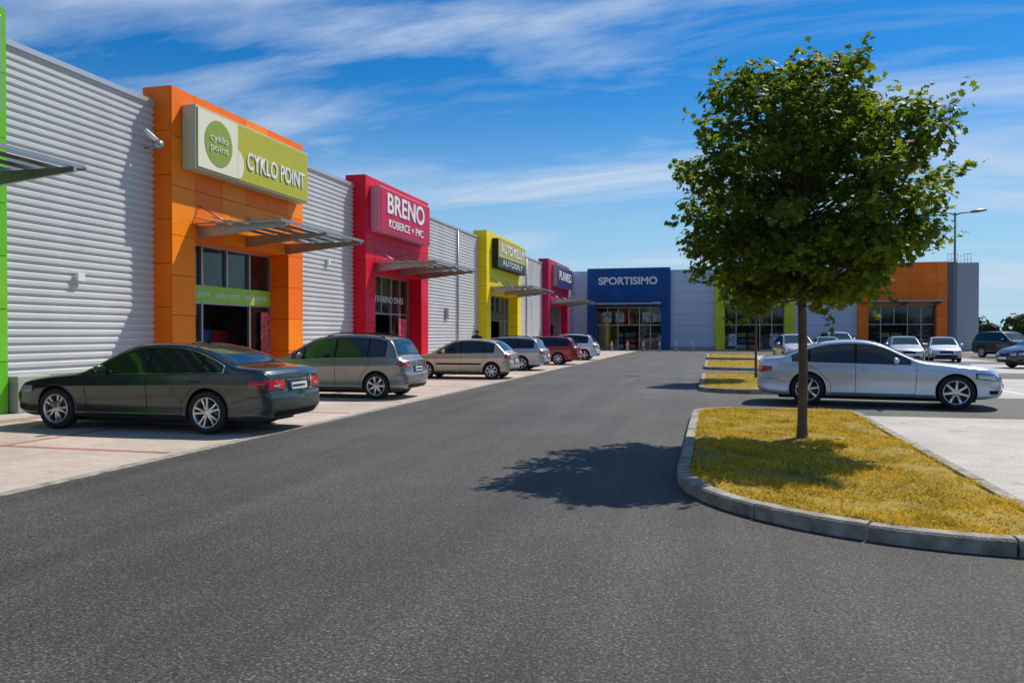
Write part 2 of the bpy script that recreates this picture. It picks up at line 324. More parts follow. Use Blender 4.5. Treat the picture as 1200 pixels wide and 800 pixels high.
def portal(parent,name,a0,a1,key,M,H=7.95,pn=.57,pw=.95,oh=4.15,canopy=True):
    mt=mat('cladding_'+key,PC[key],.5,0,vary=.06,scale=.8,spec=.28); mt2=mat('cladding2_'+key,PC2[key],.5,vary=.05,spec=.28)
    t=.02; b=MB()
    b.box(a0+t,a0+pw-t,-.3,pn-t,-.05,H-.02,M_dark,M); b.box(a1-pw+t,a1-t,-.3,pn-t,-.05,H-.02,M_dark,M)
    b.box(a0+pw-t,a1-pw+t,-.3,pn-t,oh+t,H-.02,M_dark,M)
    F=lambda a,n,z:M(a,pn-t+n*t,z)
    zr=[(0.02,oh),(oh,H)]
    for z0,z1 in zr:
        panels(b,a0,a0+pw,z0,z1,F,mt,mt2=mt2,ca=1.); panels(b,a1-pw,a1,z0,z1,F,mt,mt2=mt2,ca=1.)
    panels(b,a0+pw,a1-pw,oh,H,F,mt,mt2=mt2)
    for (aa,s) in ((a0,1),(a1,-1),(a1-pw,1),(a0+pw,-1)):
        h=H if aa in(a0,a1) else oh; n0=-.31 if aa in(a0,a1) else -.1
        G=lambda u,n,z,aa=aa,s=s:M(aa+s*t*n,u,z)
        panels(b,n0+.012,pn-t-.003,.02,h-.003,G,mt,ca=2)
    b.box(a0+pw+.01,a1-pw-.01,-.1,pn-t-.004,oh+.002,oh+t+.002,mt,M)
    b.box(a0+.03,a1-.03,-.3,pn-.03,H-.02,H+.015,mt,M)
    b.obj(name+'_cladding',parent,bevel=0)
    b=MB(); g0,g1=a0+pw,a1-pw
    n=max(4,round((g1-g0)/1.15)); da=(g1-g0)/n
    i=n//3; q0=g0+i*da; q1=g0+(i+2)*da
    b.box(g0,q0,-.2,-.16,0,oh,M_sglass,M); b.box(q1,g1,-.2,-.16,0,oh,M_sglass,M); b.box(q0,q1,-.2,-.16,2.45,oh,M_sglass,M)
    # lobby seen through the open doorway
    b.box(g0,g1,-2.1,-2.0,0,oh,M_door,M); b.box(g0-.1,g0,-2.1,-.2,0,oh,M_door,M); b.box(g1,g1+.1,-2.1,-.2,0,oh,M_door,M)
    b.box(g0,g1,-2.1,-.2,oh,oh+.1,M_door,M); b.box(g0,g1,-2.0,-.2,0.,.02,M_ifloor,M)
    for k in range(5):
        ww=(g1-g0)/5; 
        for zz in (.1,.7,1.3): b.box(g0+k*ww+.1,g0+(k+1)*ww-.1,-1.95,-1.6,zz,zz+.42,M_sh[(k*2+int(zz*2))%5],M)
    for k in range(n+1):
        if k==i+1: b.box(g0+k*da-.035,g0+k*da+.035,-.158,-.08,2.5,oh,M_alu,M); continue
        a=g0+k*da; b.box(a-.035,a+.035,-.158,-.08,.02,oh,M_alu,M)
    for z in (2.45,oh-.07): b.box(g0,g1,-.155,-.09,z,z+.07,M_alu,M)
    b.box(g0,q0,-.155,-.09,0,.08,M_alu,M); b.box(q1,g1,-.155,-.09,0,.08,M_alu,M)
    b.obj(name+'_glazing',parent)
    if canopy:
        b=MB(); z=4.5; n0=pn; n1=3.2; c0,c1=a0+pw-.1,a1-pw+.1
        for a in (c0+.25,(c0+c1)/2,c1-.25):
            vs=[M(a+s,nn,zz) for s in(-.035,.035) for nn,zz in ((n0,z-.34),(n0,z),(n1,z+.02),(n1,z-.07))]
            b.add(vs,[(0,1,2,3),(7,6,5,4),(0,4,5,1),(1,5,6,2),(2,6,7,3),(3,7,4,0)],M_steel)
            p0=M(a,n0+.02,z+.55); p1=M(a,n0+.9,z+.04); b.tube([p0,p1],.022,M_steel,6)
        k=5; w=(n1-n0-.1)/k
        for i in range(k):
            s=n0+.08+i*w; zt=z+.05
            vs=[M(a,nn,zz) for a in (c0,c1) for nn,zz in ((s,zt+.13),(s+w*.9,zt),(s+w*.9,zt+.022),(s,zt+.152))]
            b.add(vs,[(0,1,2,3),(7,6,5,4),(0,4,5,1),(1,5,6,2),(2,6,7,3),(3,7,4,0)],M_cglass)
            b.box(c0-.01,c1+.01,s+w*.9,s+w*.9+.045,zt-.03,zt+.04,M_steel,M)
        b.box(c0-.02,c0+.02,n0,n1,z-.0,z+.05,M_steel,M); b.box(c1-.02,c1+.02,n0,n1,z,z+.05,M_steel,M)
        b.obj(name+'_canopy',parent)
M_cglass=mat('canopy_glass',(.16,.20,.21),.12,.3)
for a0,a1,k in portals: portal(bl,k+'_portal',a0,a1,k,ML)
b=MB(); b.tube([(-13.95,17.25,6.3),(-13.6,17.25,6.3)],.03,M_steel)
Mf=lambda x,y,z:(-13.55+x,17.25+y,6.36+z)
b.lathe([(-.12,.0),(-.11,.07),(-.03,.12),(.05,.13),(.055,.10),(.0,.0)],16,M_alu,'y',Mf); b.tube([(-13.55,17.2,6.45),(-13.8,17.1,6.7)],.06,M_white,8)
b.box(-13.94,-13.85,14.95,15.15,2.8,2.98,M_white); b.box(-13.94,-13.86,27,27.15,4.2,4.4,M_white)
b.box(-13.94,-13.88,40.5,40.9,2.4,3.0,M_alu)
b.tube([(-13.9,42.6,.05),(-13.9,42.6,7.4)],.05,M_steel); b.tube([(-13.9,59.6,.05),(-13.9,59.6,7.4)],.05,M_steel)
b.obj('wall_fixtures',bl)
b=MB(); b.box(-13.85,-13.25,12.75,13.55,.03,.76,M_conc); b.obj('concrete_block',bevel=.02)
b=MB()
M_poster=mat('window_film_green',(.28,.58,.05),.4); M_red=mat('display_red',(.6,.03,.03),.4)
b.box(18.6,23.3,-.075,-.068,2.5,2.98,M_poster,ML)
b.box(22.75,23.3,-.075,-.068,.2,2.3,mat('display_mixed',(.45,.10,.12),.5,vary=.7,scale=9),ML)
b.box(18.62,19.4,-.075,-.068,.4,1.5,mat('display_teal',(.05,.2,.18),.5,vary=.6,scale=7),ML)
b.box(30.4,31.5,-.075,-.068,.2,1.1,mat('display_white',(.6,.55,.5),.5,vary=.5,scale=6),ML)
b.box(34.3,35.3,-.075,-.068,.3,2.3,mat('display_pink',(.6,.08,.12),.5,vary=.5,scale=4),ML)
b.box(48,54,-.075,-.068,2.5,3.0,mat('film_dark',(.05,.05,.03),.5),ML)
b.obj('window_displays',bl)
text('window_text','cyklo point   cyklo point   cyklo point',4.2,.24,(-14.06,20.95,2.74),RX,M_white,bl,ext=.003)
text('window_text','OTEVRENO DNES',3.6,.28,(-14.06,33.,3.1),RX,M_white,bl,ext=.003)
# signs
def sign_x(a0,a1,z0,z1,face,n1=1.0,frame=None):
    e=empty('store_sign',(0,0,0)); b=MB(); 
    b.box(a0,a1,.58,n1-.02,z0,z1,frame or M_alu,ML)
    b.box(a0+.05,a1-.05,n1-.02,n1,z0+.05,z1-.05,face,ML); b.obj('sign_box',e,bevel=.01); return e
M_olive=mat('sign_olive',(.47,.45,.035),.5,spec=.3); M_cream=mat('sign_cream',(.80,.77,.58),.5,spec=.3)
e=sign_x(18.0,23.9,5.9,7.56,M_olive,frame=mat('sign_frame_cream',(.5,.5,.35),.4))
b=MB(); b.box(18.07,19.85,1.0,1.012,5.97,7.49,M_cream,ML)
vs=[ML(18.96+.62*math.cos(t),1.02,6.73+.62*math.sin(t)) for t in np.linspace(0,2*math.pi,40,endpoint=False)]
b.add(vs,[tuple(range(40))],mat('logo_green',(.26,.36,.04),.4))
vs=[ML(19.85+.30*math.cos(t),1.016,5.97+.4+.4*math.sin(t)) for t in np.linspace(-math.pi/2,math.pi/2,20)]
b.add(vs,[tuple(range(20))],M_cream); b.obj('logo',e)
text('logo_text','cyklo\npoint',.8,.5,(-12.965,18.96,6.73),RX,M_cream,e,ext=.004)
text('sign_text','CYKLO POINT',3.3,.5,(-12.985,21.95,6.55),RX,M_white,e,.012)
M_bren=mat('sign_crimson',(.56,.010,.07),.5,spec=.3)
e=sign_x(29.75,35.6,5.75,7.6,M_bren,frame=mat('sign_frame_pink',(.65,.25,.32),.4))
text('sign_text','BRENO',4.3,.85,(-12.985,32.6,6.95),RX,M_white,e,.02); text('sign_text','KOBERCE + PVC',4.0,.34,(-12.985,32.6,6.15),RX,M_white,e,.01)
e=sign_x(48.0,55.4,5.75,7.6,mat('sign_ochre',(.50,.42,.06),.4),frame=M_dark)
b=MB(); b.box(48.1,55.3,1.0,1.01,5.82,6.45,mat('sign_black',(.03,.03,.02),.4),ML); b.obj('sign_band',e)
text('sign_text','AUTO KELLY',6.2,.62,(-12.985,51.7,7.0),RX,M_white,e,.02); text('sign_text','AUTODILY',5.4,.34,(-12.98,51.7,6.13),RX,M_white,e)
e=sign_x(67.4,75.2,5.75,7.6,mat('sign_navy',(.02,.03,.12),.4),frame=M_alu)
text('sign_text','PLANEO',6.0,.8,(-12.985,71.3,6.7),RX,M_white,e,.02)
e=sign_x(6.,12.2,5.75,7.6,mat('sign_leaf',(.2,.4,.05),.4))
# ---- wing
wg=empty('shopping_wing_building'); HW=8.0
b=MB(); b.box(-60,23.4,83.2,118,-.1,HW-.3,M_roof); b.box(-60,23.4,81.42,83.2,HW-.5,HW-.31,M_roof)
b.obj('wing_volume',wg)
wport=[(-12.4,-4.1,'navy'),(.24,7.6,'lime'),(13.3,20.9,'orange2')]
b=MB(); ed=[-16,-12.4,-4.1,.24,7.6,13.3,20.9,23.5]
for i in range(0,len(ed),2):
    a0,a1=ed[i],ed[i+1]
    b.box(a0,a1,-.3,-.02,-.05,HW-.1,M_dark,MW)
    F=lambda a,n,z:MW(a,-.02+.02*n,z)
    panels(b,a0,a1,.3,HW-.1,F,M_wing,ca=4.,cz=1.1,g=.02)
    b.box(a0,a1,-.1,.05,-.05,.3,M_conc,MW); b.box(a0,a1,-.4,.06,HW-.1,HW,M_cap,MW)
b.box(23.5,23.52,-30,.06,0,HW,M_wing,MW)
b.obj('wing_walls',wg)
for a0,a1,k in wport: portal(wg,k+'_portal',a0,a1,k,MW,H=8.22,pn=.5,pw=.9,oh=4.3,canopy=True)
b=MB(); b.box(20.9,21.7,.0,.5,0,8.2,mat('grey_panel_dark',(.12,.12,.13),.5),MW)
b.box(21.7,23.5,.02,.5,0,8.1,mat('grey_panel',(.36,.38,.42),.5),MW)
for i in range(8): b.tube([MW(21.2+i*.28,-.6,8.1),MW(21.2+i*.28,-.6,9.0)],.02,M_steel,5)
for z in (8.5,9.0): b.tube([MW(21.2,-.6,z),MW(23.16,-.6,z)],.022,M_steel,5)
b.obj('side_panels_and_roof_railing',wg)
e=empty('store_sign'); text('sign_text','SPORTISIMO',5.9,.78,(-8.3,80.47,6.9),RY,M_white,e,.03)
M_disp=mat('display_pale',(.35,.42,.42),.5,vary=.8,scale=5)  # pale mottled colour for window display boxes
b=MB()
for x in (-10.9,-9.6,-6.9,-5.9): b.box(x,x+.9,-.075,-.06,2.8,3.8,M_disp,MW)
for x in (1.5,5.4): b.box(x,x+.8,-.075,-.06,.4,1.6,M_disp,MW)
b.obj('window_displays',wg)
b=MB()
b.lathe([(0,.09),(.8,.09),(.88,.075),(.92,.0)],12,M_conc); b.lathe([(.6,.092),(.72,.092)],12,M_white); bme=b.mesh('bollard')
for i in range(7):
    o=bpy.data.objects.new('bollard',bme); COL.objects.link(o); o.location=(-10.5+i*1.45,73.5,0)
# ------------------------------------------------------------------ street lamps
M_lamp=mat('lamp_housing',(.16,.17,.18),.45,.3)
def lamp(x,y,h,rz=0,arms=2):
    e=empty('street_lamp',(x,y,0),rz); b=MB()
    b.lathe([(0,.14),(.05,.14),(.06,.11),(1.2,.105),(1.22,.085),(h*.6,.075),(h,.06)],12,M_lamp)
    b.lathe([(h,.07),(h+.12,.07),(h+.14,0)],10,M_lamp)
    for s in ((1,-1) if arms==2 else (1,)):
        b.tube([(0,0,h-.05),(s*.35,0,h+.08),(s*1.0,0,h+.16),(s*1.3,0,h+.19)],.05,M_lamp,8)
        P=[]
        for t,w,hh in ((1.0,.08,.06),(1.2,.18,.13),(1.6,.23,.15),(2.0,.18,.10),(2.12,.04,.03)):
            z=h+.17+(t-1.2)*.12; P.append([(s*t,w*math.cos(a),z+hh*max(-.5,math.sin(a))) for a in np.linspace(0,2*math.pi,13)])
        b.grid(np.array(P),M_lamp)
    b.obj('pole_and_heads',e)
lamp(15.95,59.7,9.7,math.radians(12)); lamp(62,150,9.5,0.5)
# ------------------------------------------------------------------ cars
def chaikin(P,n):
    P=np.array(P,float)
    for _ in range(n):
        Q=.75*P[:-1]+.25*P[1:]; R=.25*P[:-1]+.75*P[1:]; M=np.empty((2*len(Q),P.shape[1])); M[0::2]=Q; M[1::2]=R
        P=np.vstack([P[:1],M,P[-1:]])
    return P
def sm(t): t=np.clip(t,0,1); return t*t*(3-2*t)
M_tyre=mat('tyre_rubber',(.018,.018,.019),.75,bump=.3,bscale=80); M_rim=mat('alloy_rim',(.68,.69,.71),.25,.85); M_brk=mat('brake_dark',(.03,.03,.03),.5,.5)
M_cgl=mat('car_glass',(.012,.02,.02),.03,spec=.8,coat=.3); M_chr=mat('chrome',(.7,.7,.7),.12,1.)
M_tail=mat('tail_light',(.55,.008,.008),.15,coat=1); M_head=mat('head_light',(.55,.58,.62),.08,.4,coat=1); M_hdark=mat('light_inner',(.08,.09,.1),.1,.5)
M_plate=mat('licence_plate',(.72,.72,.70),.4); M_pblue=mat('plate_blue',(.02,.06,.4),.4)
WM={}
def wheelmesh(R,style):
    if (R,style) in WM: return WM[(R,style)]
    b=MB(); rr=R*.72
    b.lathe([(-.11,rr),(-.112,R-.05),(-.10,R-.012),(-.075,R),(.075,R),(.10,R-.012),(.112,R-.05),(.108,rr+.01),(.095,rr)],40,M_tyre,'y')
    b.lathe([(.095,rr),(.102,rr-.006),(.098,rr-.018),(.06,rr-.03),(-.1,rr-.035)],40,M_rim,'y')
    b.lathe([(-.02,rr-.03),(-.02,.0)],32,M_brk,'y'); b.lathe([(.0,rr-.09),(.01,rr-.09),(.01,.0)],32,mat('brake_disc',(.12,.12,.12),.3,.9),'y')
    b.lathe([(.05,.075),(.088,.065),(.092,.03),(.092,0)],20,M_rim,'y')
    n,wi,wo=(10,.024,.018) if style==1 else ((5,.06,.05) if style==2 else (7,.036,.03))
    for k in range(n):
        t=2*math.pi*k/n
        if style==1: t+= .10*(1 if k%2 else -1)
        c,s=math.cos(t),math.sin(t); vs=[]
        for r,w,y1 in ((.045,wi,.09),(rr*.6,(wi+wo)/2,.082),(rr-.012,wo*1.1,.094)):
            for q,yy in ((-w,y1-.03),(-w*.6,y1),(w*.6,y1),(w,y1-.03)): vs.append((r*c-q*s,yy,r*s+q*c))
        fs=[(i*4+j,i*4+(j+1)%4,(i+1)*4+(j+1)%4,(i+1)*4+j) for i in range(2) for j in range(4)]
        b.add(vs,fs,M_rim)
    WM[(R,style)]=b.mesh('wheel'); return WM[(R,style)]
CARS={}
def build_car_parts(key,sp,paint):
    L,W,zb=sp['L'],sp['W']/2,sp.get('zb',.2)
    P=chaikin(sp['prof'],2); px,pz=P[:,0],P[:,1]; Bx=np.array(sp['belt'])
    ztop=lambda x:np.interp(x,px,pz); belt=lambda x:np.interp(x,Bx[:,0],Bx[:,1])
    th=sp.get('tumble',.42)
    def hwid(x):
        f=1.
        if x<.65: f=.83+.17*math.sqrt(max(0,1-((.65-x)/.65)**2.2))
        if x>L-.55: f=min(f,.86+.14*math.sqrt(max(0,1-((x-L+.55)/.55)**2.2)))
        return W*f*(1-.02*abs(x-L*.52)/(L*.5))
    cache={}
    def section(x):
        x=round(float(x),4)
        if x in cache: return cache[x]
        w=hwid(x); zt=float(ztop(x)); sh=min(float(belt(x)),zt-.05); g=zt-sh
        zl=zb+.05*max(0,1-x/.4)+.06*max(0,1-(L-x)/.5)
        f=lambda q:zl+q*(sh-zl); ye=.955*w-.018-(g-.04)*th
        c=[(0,zl),(.80*w,zl),(.93*w,f(.03)),(.978*w,f(.12)),(.955*w,f(.27)),(.968*w,f(.52)),(.995*w,f(.745)),(1.0*w,f(.77)),(.972*w,f(.86)),(.955*w,f(.985)),(.948*w,sh+.004),
           (ye+.004,zt-.052),(ye-.035,zt-.022),(ye-.14,zt-.006),(.5*ye,zt+.004),(0,zt+.012)]
        q=chaikin(c,2); cache[x]=q; return q
    wf0,wr0=hwid(0),hwid(L)
    fs=np.array(sp.get('fs',[(.2,.10),(.35,.02),(.5,.0),(.65,.04),(.8,.10)])); rs=np.array(sp.get('rs',[(.2,-.12),(.4,0.),(.6,.0),(.66,-.03),(.95,-.05),(1.1,-.08)]))
    def T(x,y,z,off=0):
        a=sm(1-x/.3); c=sm(1-(L-x)/.3); yy=min(1,abs(y)/wf0); yr=min(1,abs(y)/wr0)
        x2=x+a*np.interp(z,fs[:,0],fs[:,1])-a*.12*(1-yy**2)+c*np.interp(z,rs[:,0],rs[:,1])+c*.07*(1-yr**2)
        return (L/2-x2+off,y,z)
    xs=np.unique(np.round(np.concatenate([np.linspace(0,L,78),px,[.01,.03,.06,.1,L-.01,L-.03,L-.06,L-.1]]),4))
    xs=xs[np.concatenate([[True],np.diff(xs)>.004])]; xs[-1]=L
    body=MB(); k=body.m(paint); body.m(M_black)
    secs=[section(x) for x in xs]; m=len(secs[0]); V=[];F=[]
    for x,s in zip(xs,secs):
        V+=[T(x,y,z) for y,z in s]+[T(x,-y,z) for y,z in s[-2:0:-1]]
    n=2*m-2
    for i in range(len(xs)-1):
        for j in range(n): F.append((i*n+j,i*n+(j+1)%n,(i+1)*n+(j+1)%n,(i+1)*n+j))
    def cap(x,s,base):
        pts=[(y,z) for y,z in s]+[(-y,z) for y,z in s[-2:0:-1]]; zc=(s[0][1]+s[-1][1])/2; prev=[base+j for j in range(n)]
        for f in (.92,.8,.6,.4,.2):
            cur=[]
            for (y,z) in pts: cur.append(len(V)); V.append(T(x,y*f,zc+(z-zc)*f))
            for j in range(n): F.append((prev[j],prev[(j+1)%n],cur[(j+1)%n],cur[j]))
            prev=cur
        F.append(tuple(prev))
    cap(0,secs[0],0); cap(L,secs[-1],(len(xs)-1)*n)
    body.add(V,F,paint,True)
    me=body.mesh('body'); bo=bpy.data.objects.new('tmp',me); COL.objects.link(bo)
    R=sp['R']; ax=[L/2-sp['fa'],L/2-sp['ra']]
    cut=MB(); cut.m(paint); cut.m(M_black)
    for a in ax:
        for s in (1,-1):
            y0=s*(W-.28); y1=s*(W+.2); RR=R+.04; vs=[]; sg=40
            for y in (y0,y1):
                for q in range(sg): t=2*math.pi*q/sg; vs.append((a+RR*math.cos(t),y,R+.01+RR*math.sin(t)))
            cut.add(vs,[(q,(q+1)%sg,sg+(q+1)%sg,sg+q) for q in range(sg)]+[tuple(range(sg))[::-1],tuple(range(sg,2*sg))],M_black)
    co=bpy.data.objects.new('tmpc',cut.mesh('cut')); COL.objects.link(co)
    md=bo.modifiers.new('b','BOOLEAN'); md.object=co; md.operation='DIFFERENCE'; md.solver='EXACT'
    dg=bpy.context.evaluated_depsgraph_get(); me2=bpy.data.meshes.new_from_object(bo.evaluated_get(dg)); me2.name='body'
    bpy.data.objects.remove(bo); bpy.data.objects.remove(co); me2.set_sharp_from_angle(angle=math.radians(38))
    parts=[('body',me2)]
    def hw(x,z):
        s=section(x); i=3; return float(np.interp(z,s[i:,1],s[i:,0]))
    def side(b,x0,x1,lo,hi,off,mt,nx=None,nz=5):
        nx=nx or max(3,int(abs(x1-x0)/.04)); 
        for sg in (1,-1):
            G=[]
            for x in np.linspace(x0,x1,nx):
                zl,zh=lo(x),hi(x); zh=max(zh,zl+.0005)
                G.append([T(x,sg*(hw(x,z)+off),z) for z in np.linspace(zl,zh,nz)])
            b.grid(np.array(G),mt)
    def ribbon(b,path,w,off,mt):
        path=np.array(path,float); Q=[path[0]]
        for i in range(len(path)-1):
            n=max(1,int(np.linalg.norm(path[i+1]-path[i])/.05))
            for t in np.linspace(0,1,n+1)[1:]: Q.append(path[i]*(1-t)+path[i+1]*t)
        Q=np.array(Q); D=np.gradient(Q,axis=0); D/=np.linalg.norm(D,axis=1)[:,None]+1e-9; Nn=np.c_[-D[:,1],D[:,0]]*w/2
        for sg in (1,-1):
            G=[[T(q[0]+nn[0]*s,sg*(hw(q[0]+nn[0]*s,q[1]+nn[1]*s)+off),q[1]+nn[1]*s) for s in (-1,1)] for q,nn in zip(Q,Nn)]
            b.grid(np.array(G),mt)
    def top(b,x0,x1,marg,off,mt,m2=None):
        q=P[(px>x0)&(px<x1)]; q=np.vstack([[x0,ztop(x0)],q,[x1,ztop(x1)]]); l=np.r_[0,np.cumsum(np.linalg.norm(np.diff(q,axis=0),axis=1))]
        G=[]
        for t in np.linspace(0,l[-1],14):
            x=np.interp(t,l,q[:,0]); tx,tz=np.interp(min(t+.02,l[-1]),l,q[:,0])-np.interp(max(t-.02,0),l,q[:,0]),np.interp(min(t+.02,l[-1]),l,q[:,1])-np.interp(max(t-.02,0),l,q[:,1])
            ll=math.hypot(tx,tz); nx,nz=-tz/ll*off,tx/ll*off; s=section(x); w=hwid(x); zt=ztop(x); sh=min(belt(x),zt-.05); ye=.955*w-.018-(zt-sh-.04)*th-marg
            row=[]
            for y in np.linspace(-ye,ye,21):
                ss=s[len(s)//2:]; z=float(np.interp(abs(y),ss[::-1,0],ss[::-1,1])); p=T(x,y,z); row.append((p[0]-nx,p[1],p[2]+nz))
            G.append(row)
        b.grid(np.array(G),mt)
    def capp(b,end,y0,y1,z0,z1,off,mt,mirror=True,ny=8,nz=4,slant=0):
        for sg in ((1,-1) if mirror else (1,)):
            G=[]
            for y in np.linspace(y0,y1,ny):
                q=(y-y0)/(y1-y0+1e-9)
                G.append([T(0 if end=='f' else L,sg*y,z,off if end=='f' else -off) for z in np.linspace(z0+slant*q,z1+slant*q,nz)])
            b.grid(np.array(G),mt)
    d0,d1=sp['dlo']; b=MB()
    lo=lambda e:(lambda x:min(belt(x),ztop(x)-.05)+.03-e)
    hi=lambda e:(lambda x:ztop(x)-.085+e)
    if sp.get('chrome'): side(b,d0-.05,d1+.05,lo(.020),hi(.020),.004,M_chr)
    side(b,d0-.02,d1+.02,lo(.008),hi(.008),.007,M_black)
    sps=[d0]+sp['split']+[d1]
    for i in range(len(sps)-1): side(b,sps[i]+(.025 if i else 0),sps[i+1]-(.025 if i<len(sps)-2 else 0),lo(-.004),hi(-.004),.010,M_cgl)
    top(b,sp['ws'][0],sp['ws'][1],.055,.005,M_black); top(b,sp['ws'][0]+.03,sp['ws'][1]-.02,.075,.009,M_cgl)
    top(b,sp['rg'][0],sp['rg'][1],.06,.005,M_black); top(b,sp['rg'][0]+.02,sp['rg'][1]-.02,.085,.009,M_cgl)
    parts.append(('windows',b.mesh('windows')))
    b=MB(); xa,xb,xc=sp['doors']; ra,fa=sp['ra'],sp['fa']
    for x,dx in ((xa,.03),(xb,.0)): ribbon(b,[(x+dx,.30),(x,.55),(x-dx*.5,float(belt(x))-.01)],.010,.003,M_black)
    ribbon(b,[(ra-R-.14,.30),(ra-R-.12,.5),(ra-R*.6,.80),(xc,float(belt(xc))-.01)],.010,.003,M_black)
    ribbon(b,[(xa+.02,.295),(ra-R-.14,.295)],.009,.003,M_black)
    ribbon(b,[(.0+.62,.60),(fa-R-.05,.52)],.007,.003,M_black); ribbon(b,[(ra+R+.08,.50),(L-.18,.62)],.007,.003,M_black)
    side(b,fa+R+.08,ra-R-.08,lambda x:zb+.03,lambda x:zb+.08,.006,M_black,nz=2)
    if sp.get('molding'): side(b,fa+R+.1,ra-R-.1,lambda x:.50,lambda x:.56,.012,M_black,nz=3)
    hz=sp.get('hz',.62)
    side(b,.02,.48,lambda x:hz-.06+.10*x,lambda x:hz+.07+.12*x-.1*max(0,x-.3),.006,M_hdark); side(b,.05,.44,lambda x:hz-.045+.10*x,lambda x:hz+.052+.12*x-.1*max(0,x-.3),.010,M_head)
    capp(b,'f',wf0*.55,wf0*.985,hz-.07,hz+.05,.008,M_head)
    capp(b,'f',-.34,.34,hz-.13,hz+.045,.012,M_chr,False); capp(b,'f',-.32,.32,hz-.12,hz+.03,.018,M_black,False)
    capp(b,'f',-.55,.55,.27,.40,.012,M_black,False); capp(b,'f',-.26,.26,.42,.52,.03,M_plate,False)
    side(b,.04,.22,lambda x:.33,lambda x:.41,.004,M_black,nz=3)
    tz0,tz1=sp['tail']; tl=sp.get('tlen',.30)
    side(b,L-tl,L-.002,lambda x:tz0+.05*(L-x)/tl,lambda x:tz1-.01*(L-x)/tl,.006,M_tail); capp(b,'r',wr0*sp.get('ty',.62),wr0*1.0,tz0,tz1,.010,M_tail)
    capp(b,'r',wr0*.70,wr0*.88,tz0+.035,tz0+.07,.016,M_head)
    pz0=sp['plate']; capp(b,'r',-.30,.30,pz0-.03,pz0+.14,.008,M_hdark,False); capp(b,'r',-.26,.26,pz0,pz0+.11,.016,M_plate,False,nz=2); capp(b,'r',.22,.26,pz0,pz0+.11,.019,M_pblue,False,nz=2) 
    capp(b,'r',-.20,.20,pz0+.035,pz0+.075,.020,M_hdark,False,nz=2,ny=12)
    capp(b,'r',-.62,.62,.27,.36,.010,M_black,False); 
    if sp.get('chrome'): capp(b,'r',-.36,.36,pz0+.155,pz0+.17,.014,M_chr,False,nz=2)
    capp(b,'r',-wr0*.97,wr0*.97,.655,.662,.004,M_black,False,nz=2,ny=20)
    ribbon(b,[(L-.02,.60),(L-.3,.585)],.006,.003,M_black)
    parts.append(('trim_and_lights',b.mesh('trim_and_lights')))
    b=MB()
    mx=sp['dlo'][0]+.30; mz=float(belt(mx))+.10
    for sg in (1,-1):
        G=[]
        for t in np.linspace(0,math.pi,9):
            G.append([(L/2-mx+.09*math.sin(t)*math.cos(a)*(1 if math.cos(a)>0 else .35),sg*(hw(mx,mz-.05)+.15-.11*math.cos(t)),mz+.075*math.sin(t)**.7*math.sin(a)) for a in np.linspace(0,2*math.pi,17)])
        b.grid(np.array(G),paint)
        b.box(L/2-mx-.02,L/2-mx+.04,min(sg*(W*.86),sg*(W+.02)),max(sg*(W*.86),sg*(W+.02)),mz-.07,mz-.035,M_black)
        for hx in (xb-.20,xc-.25 if xc-.25>xb+.4 else xb+.6):
            hzz=float(belt(hx))-.11; y=hw(hx,hzz)
            b.tube([(L/2-hx+.09,sg*(y+.0),hzz),(L/2-hx+.07,sg*(y+.024),hzz),(L/2-hx-.07,sg*(y+.024),hzz),(L/2-hx-.09,sg*(y),hzz)],.010,paint,6)
    for a in ax:
        for sg in (1,-1):
            pts=[]
            for t in np.linspace(math.radians(-8),math.radians(188),26):
                xx=a+(R+.045)*math.cos(t); zz=R+.01+(R+.045)*math.sin(t); pts.append((xx,sg*(hw(L/2-xx,max(zz,.26))-.002),zz))
            b.tube(pts,.010,paint,6)
    if sp.get('rails'):
        for sg in (1,-1):
            pts=[(L/2-x,sg*(hw(x,float(ztop(x))-.03)-.03),float(ztop(x))+.035) for x in np.linspace(sp['ws'][1]+.2,sp['rg'][0]-.15,8)]
            pts[0]=(pts[0][0],pts[0][1],pts[0][2]-.05); pts[-1]=(pts[-1][0],pts[-1][1],pts[-1][2]-.05); b.tube(pts,.014,M_black,6)
    b.tube([(L/2-sp['rg'][0]+.25,0,float(ztop(sp['rg'][0]-.25))),(L/2-sp['rg'][0]+.13,0,float(ztop(sp['rg'][0]-.25))+.07)],[.02,.006],M_black,6)
    parts.append(('mirrors_and_handles',b.mesh('mirrors')))
    b=MB(); b.box(-L/2+.45,L/2-.45,-W*.72,W*.72,zb-.06,zb+.02,M_black); parts.append(('underbody',b.mesh('underbody')))
    return parts,ax,R,W
def car(key,sp,paint,x,y,rz,style=1):
    k=(key,paint.name)
    if k not in CARS: CARS[k]=build_car_parts(key,sp,paint)
    parts,ax,R,W=CARS[k]; e=empty('parked_car',(x,y,0),rz)
    for n,me in parts: inst(n,me,e)
    wm=wheelmesh(R,style)
    for i,a in enumerate(ax):
        for s in (1,-1): inst('wheel_%d'%(2*i+(s>0)+1),wm,e,(a,s*(W-.125),R),(0,random.uniform(0,6),0 if s>0 else math.pi))
    return e
sedan=dict(L=4.92,W=1.88,R=.345,fa=.92,ra=3.84,prof=[(0,.69),(.04,.76),(.15,.81),(.5,.875),(1.0,.94),(1.42,.98),(1.75,1.15),(2.2,1.385),(2.55,1.45),(3.0,1.46),(3.45,1.415),(3.9,1.265),(4.22,1.115),(4.35,1.08),(4.7,1.06),(4.86,1.04),(4.92,.95)],
  belt=[(0,.8),(1.2,.90),(2.5,.935),(4.1,.965),(4.92,.98)],ws=(1.42,2.38),rg=(3.46,4.26),dlo=(1.62,4.08),split=[2.72,3.72],doors=(1.52,2.72,3.86),tail=(.72,.875),plate=.70,chrome=True,hz=.64,ty=.52,tlen=.32)
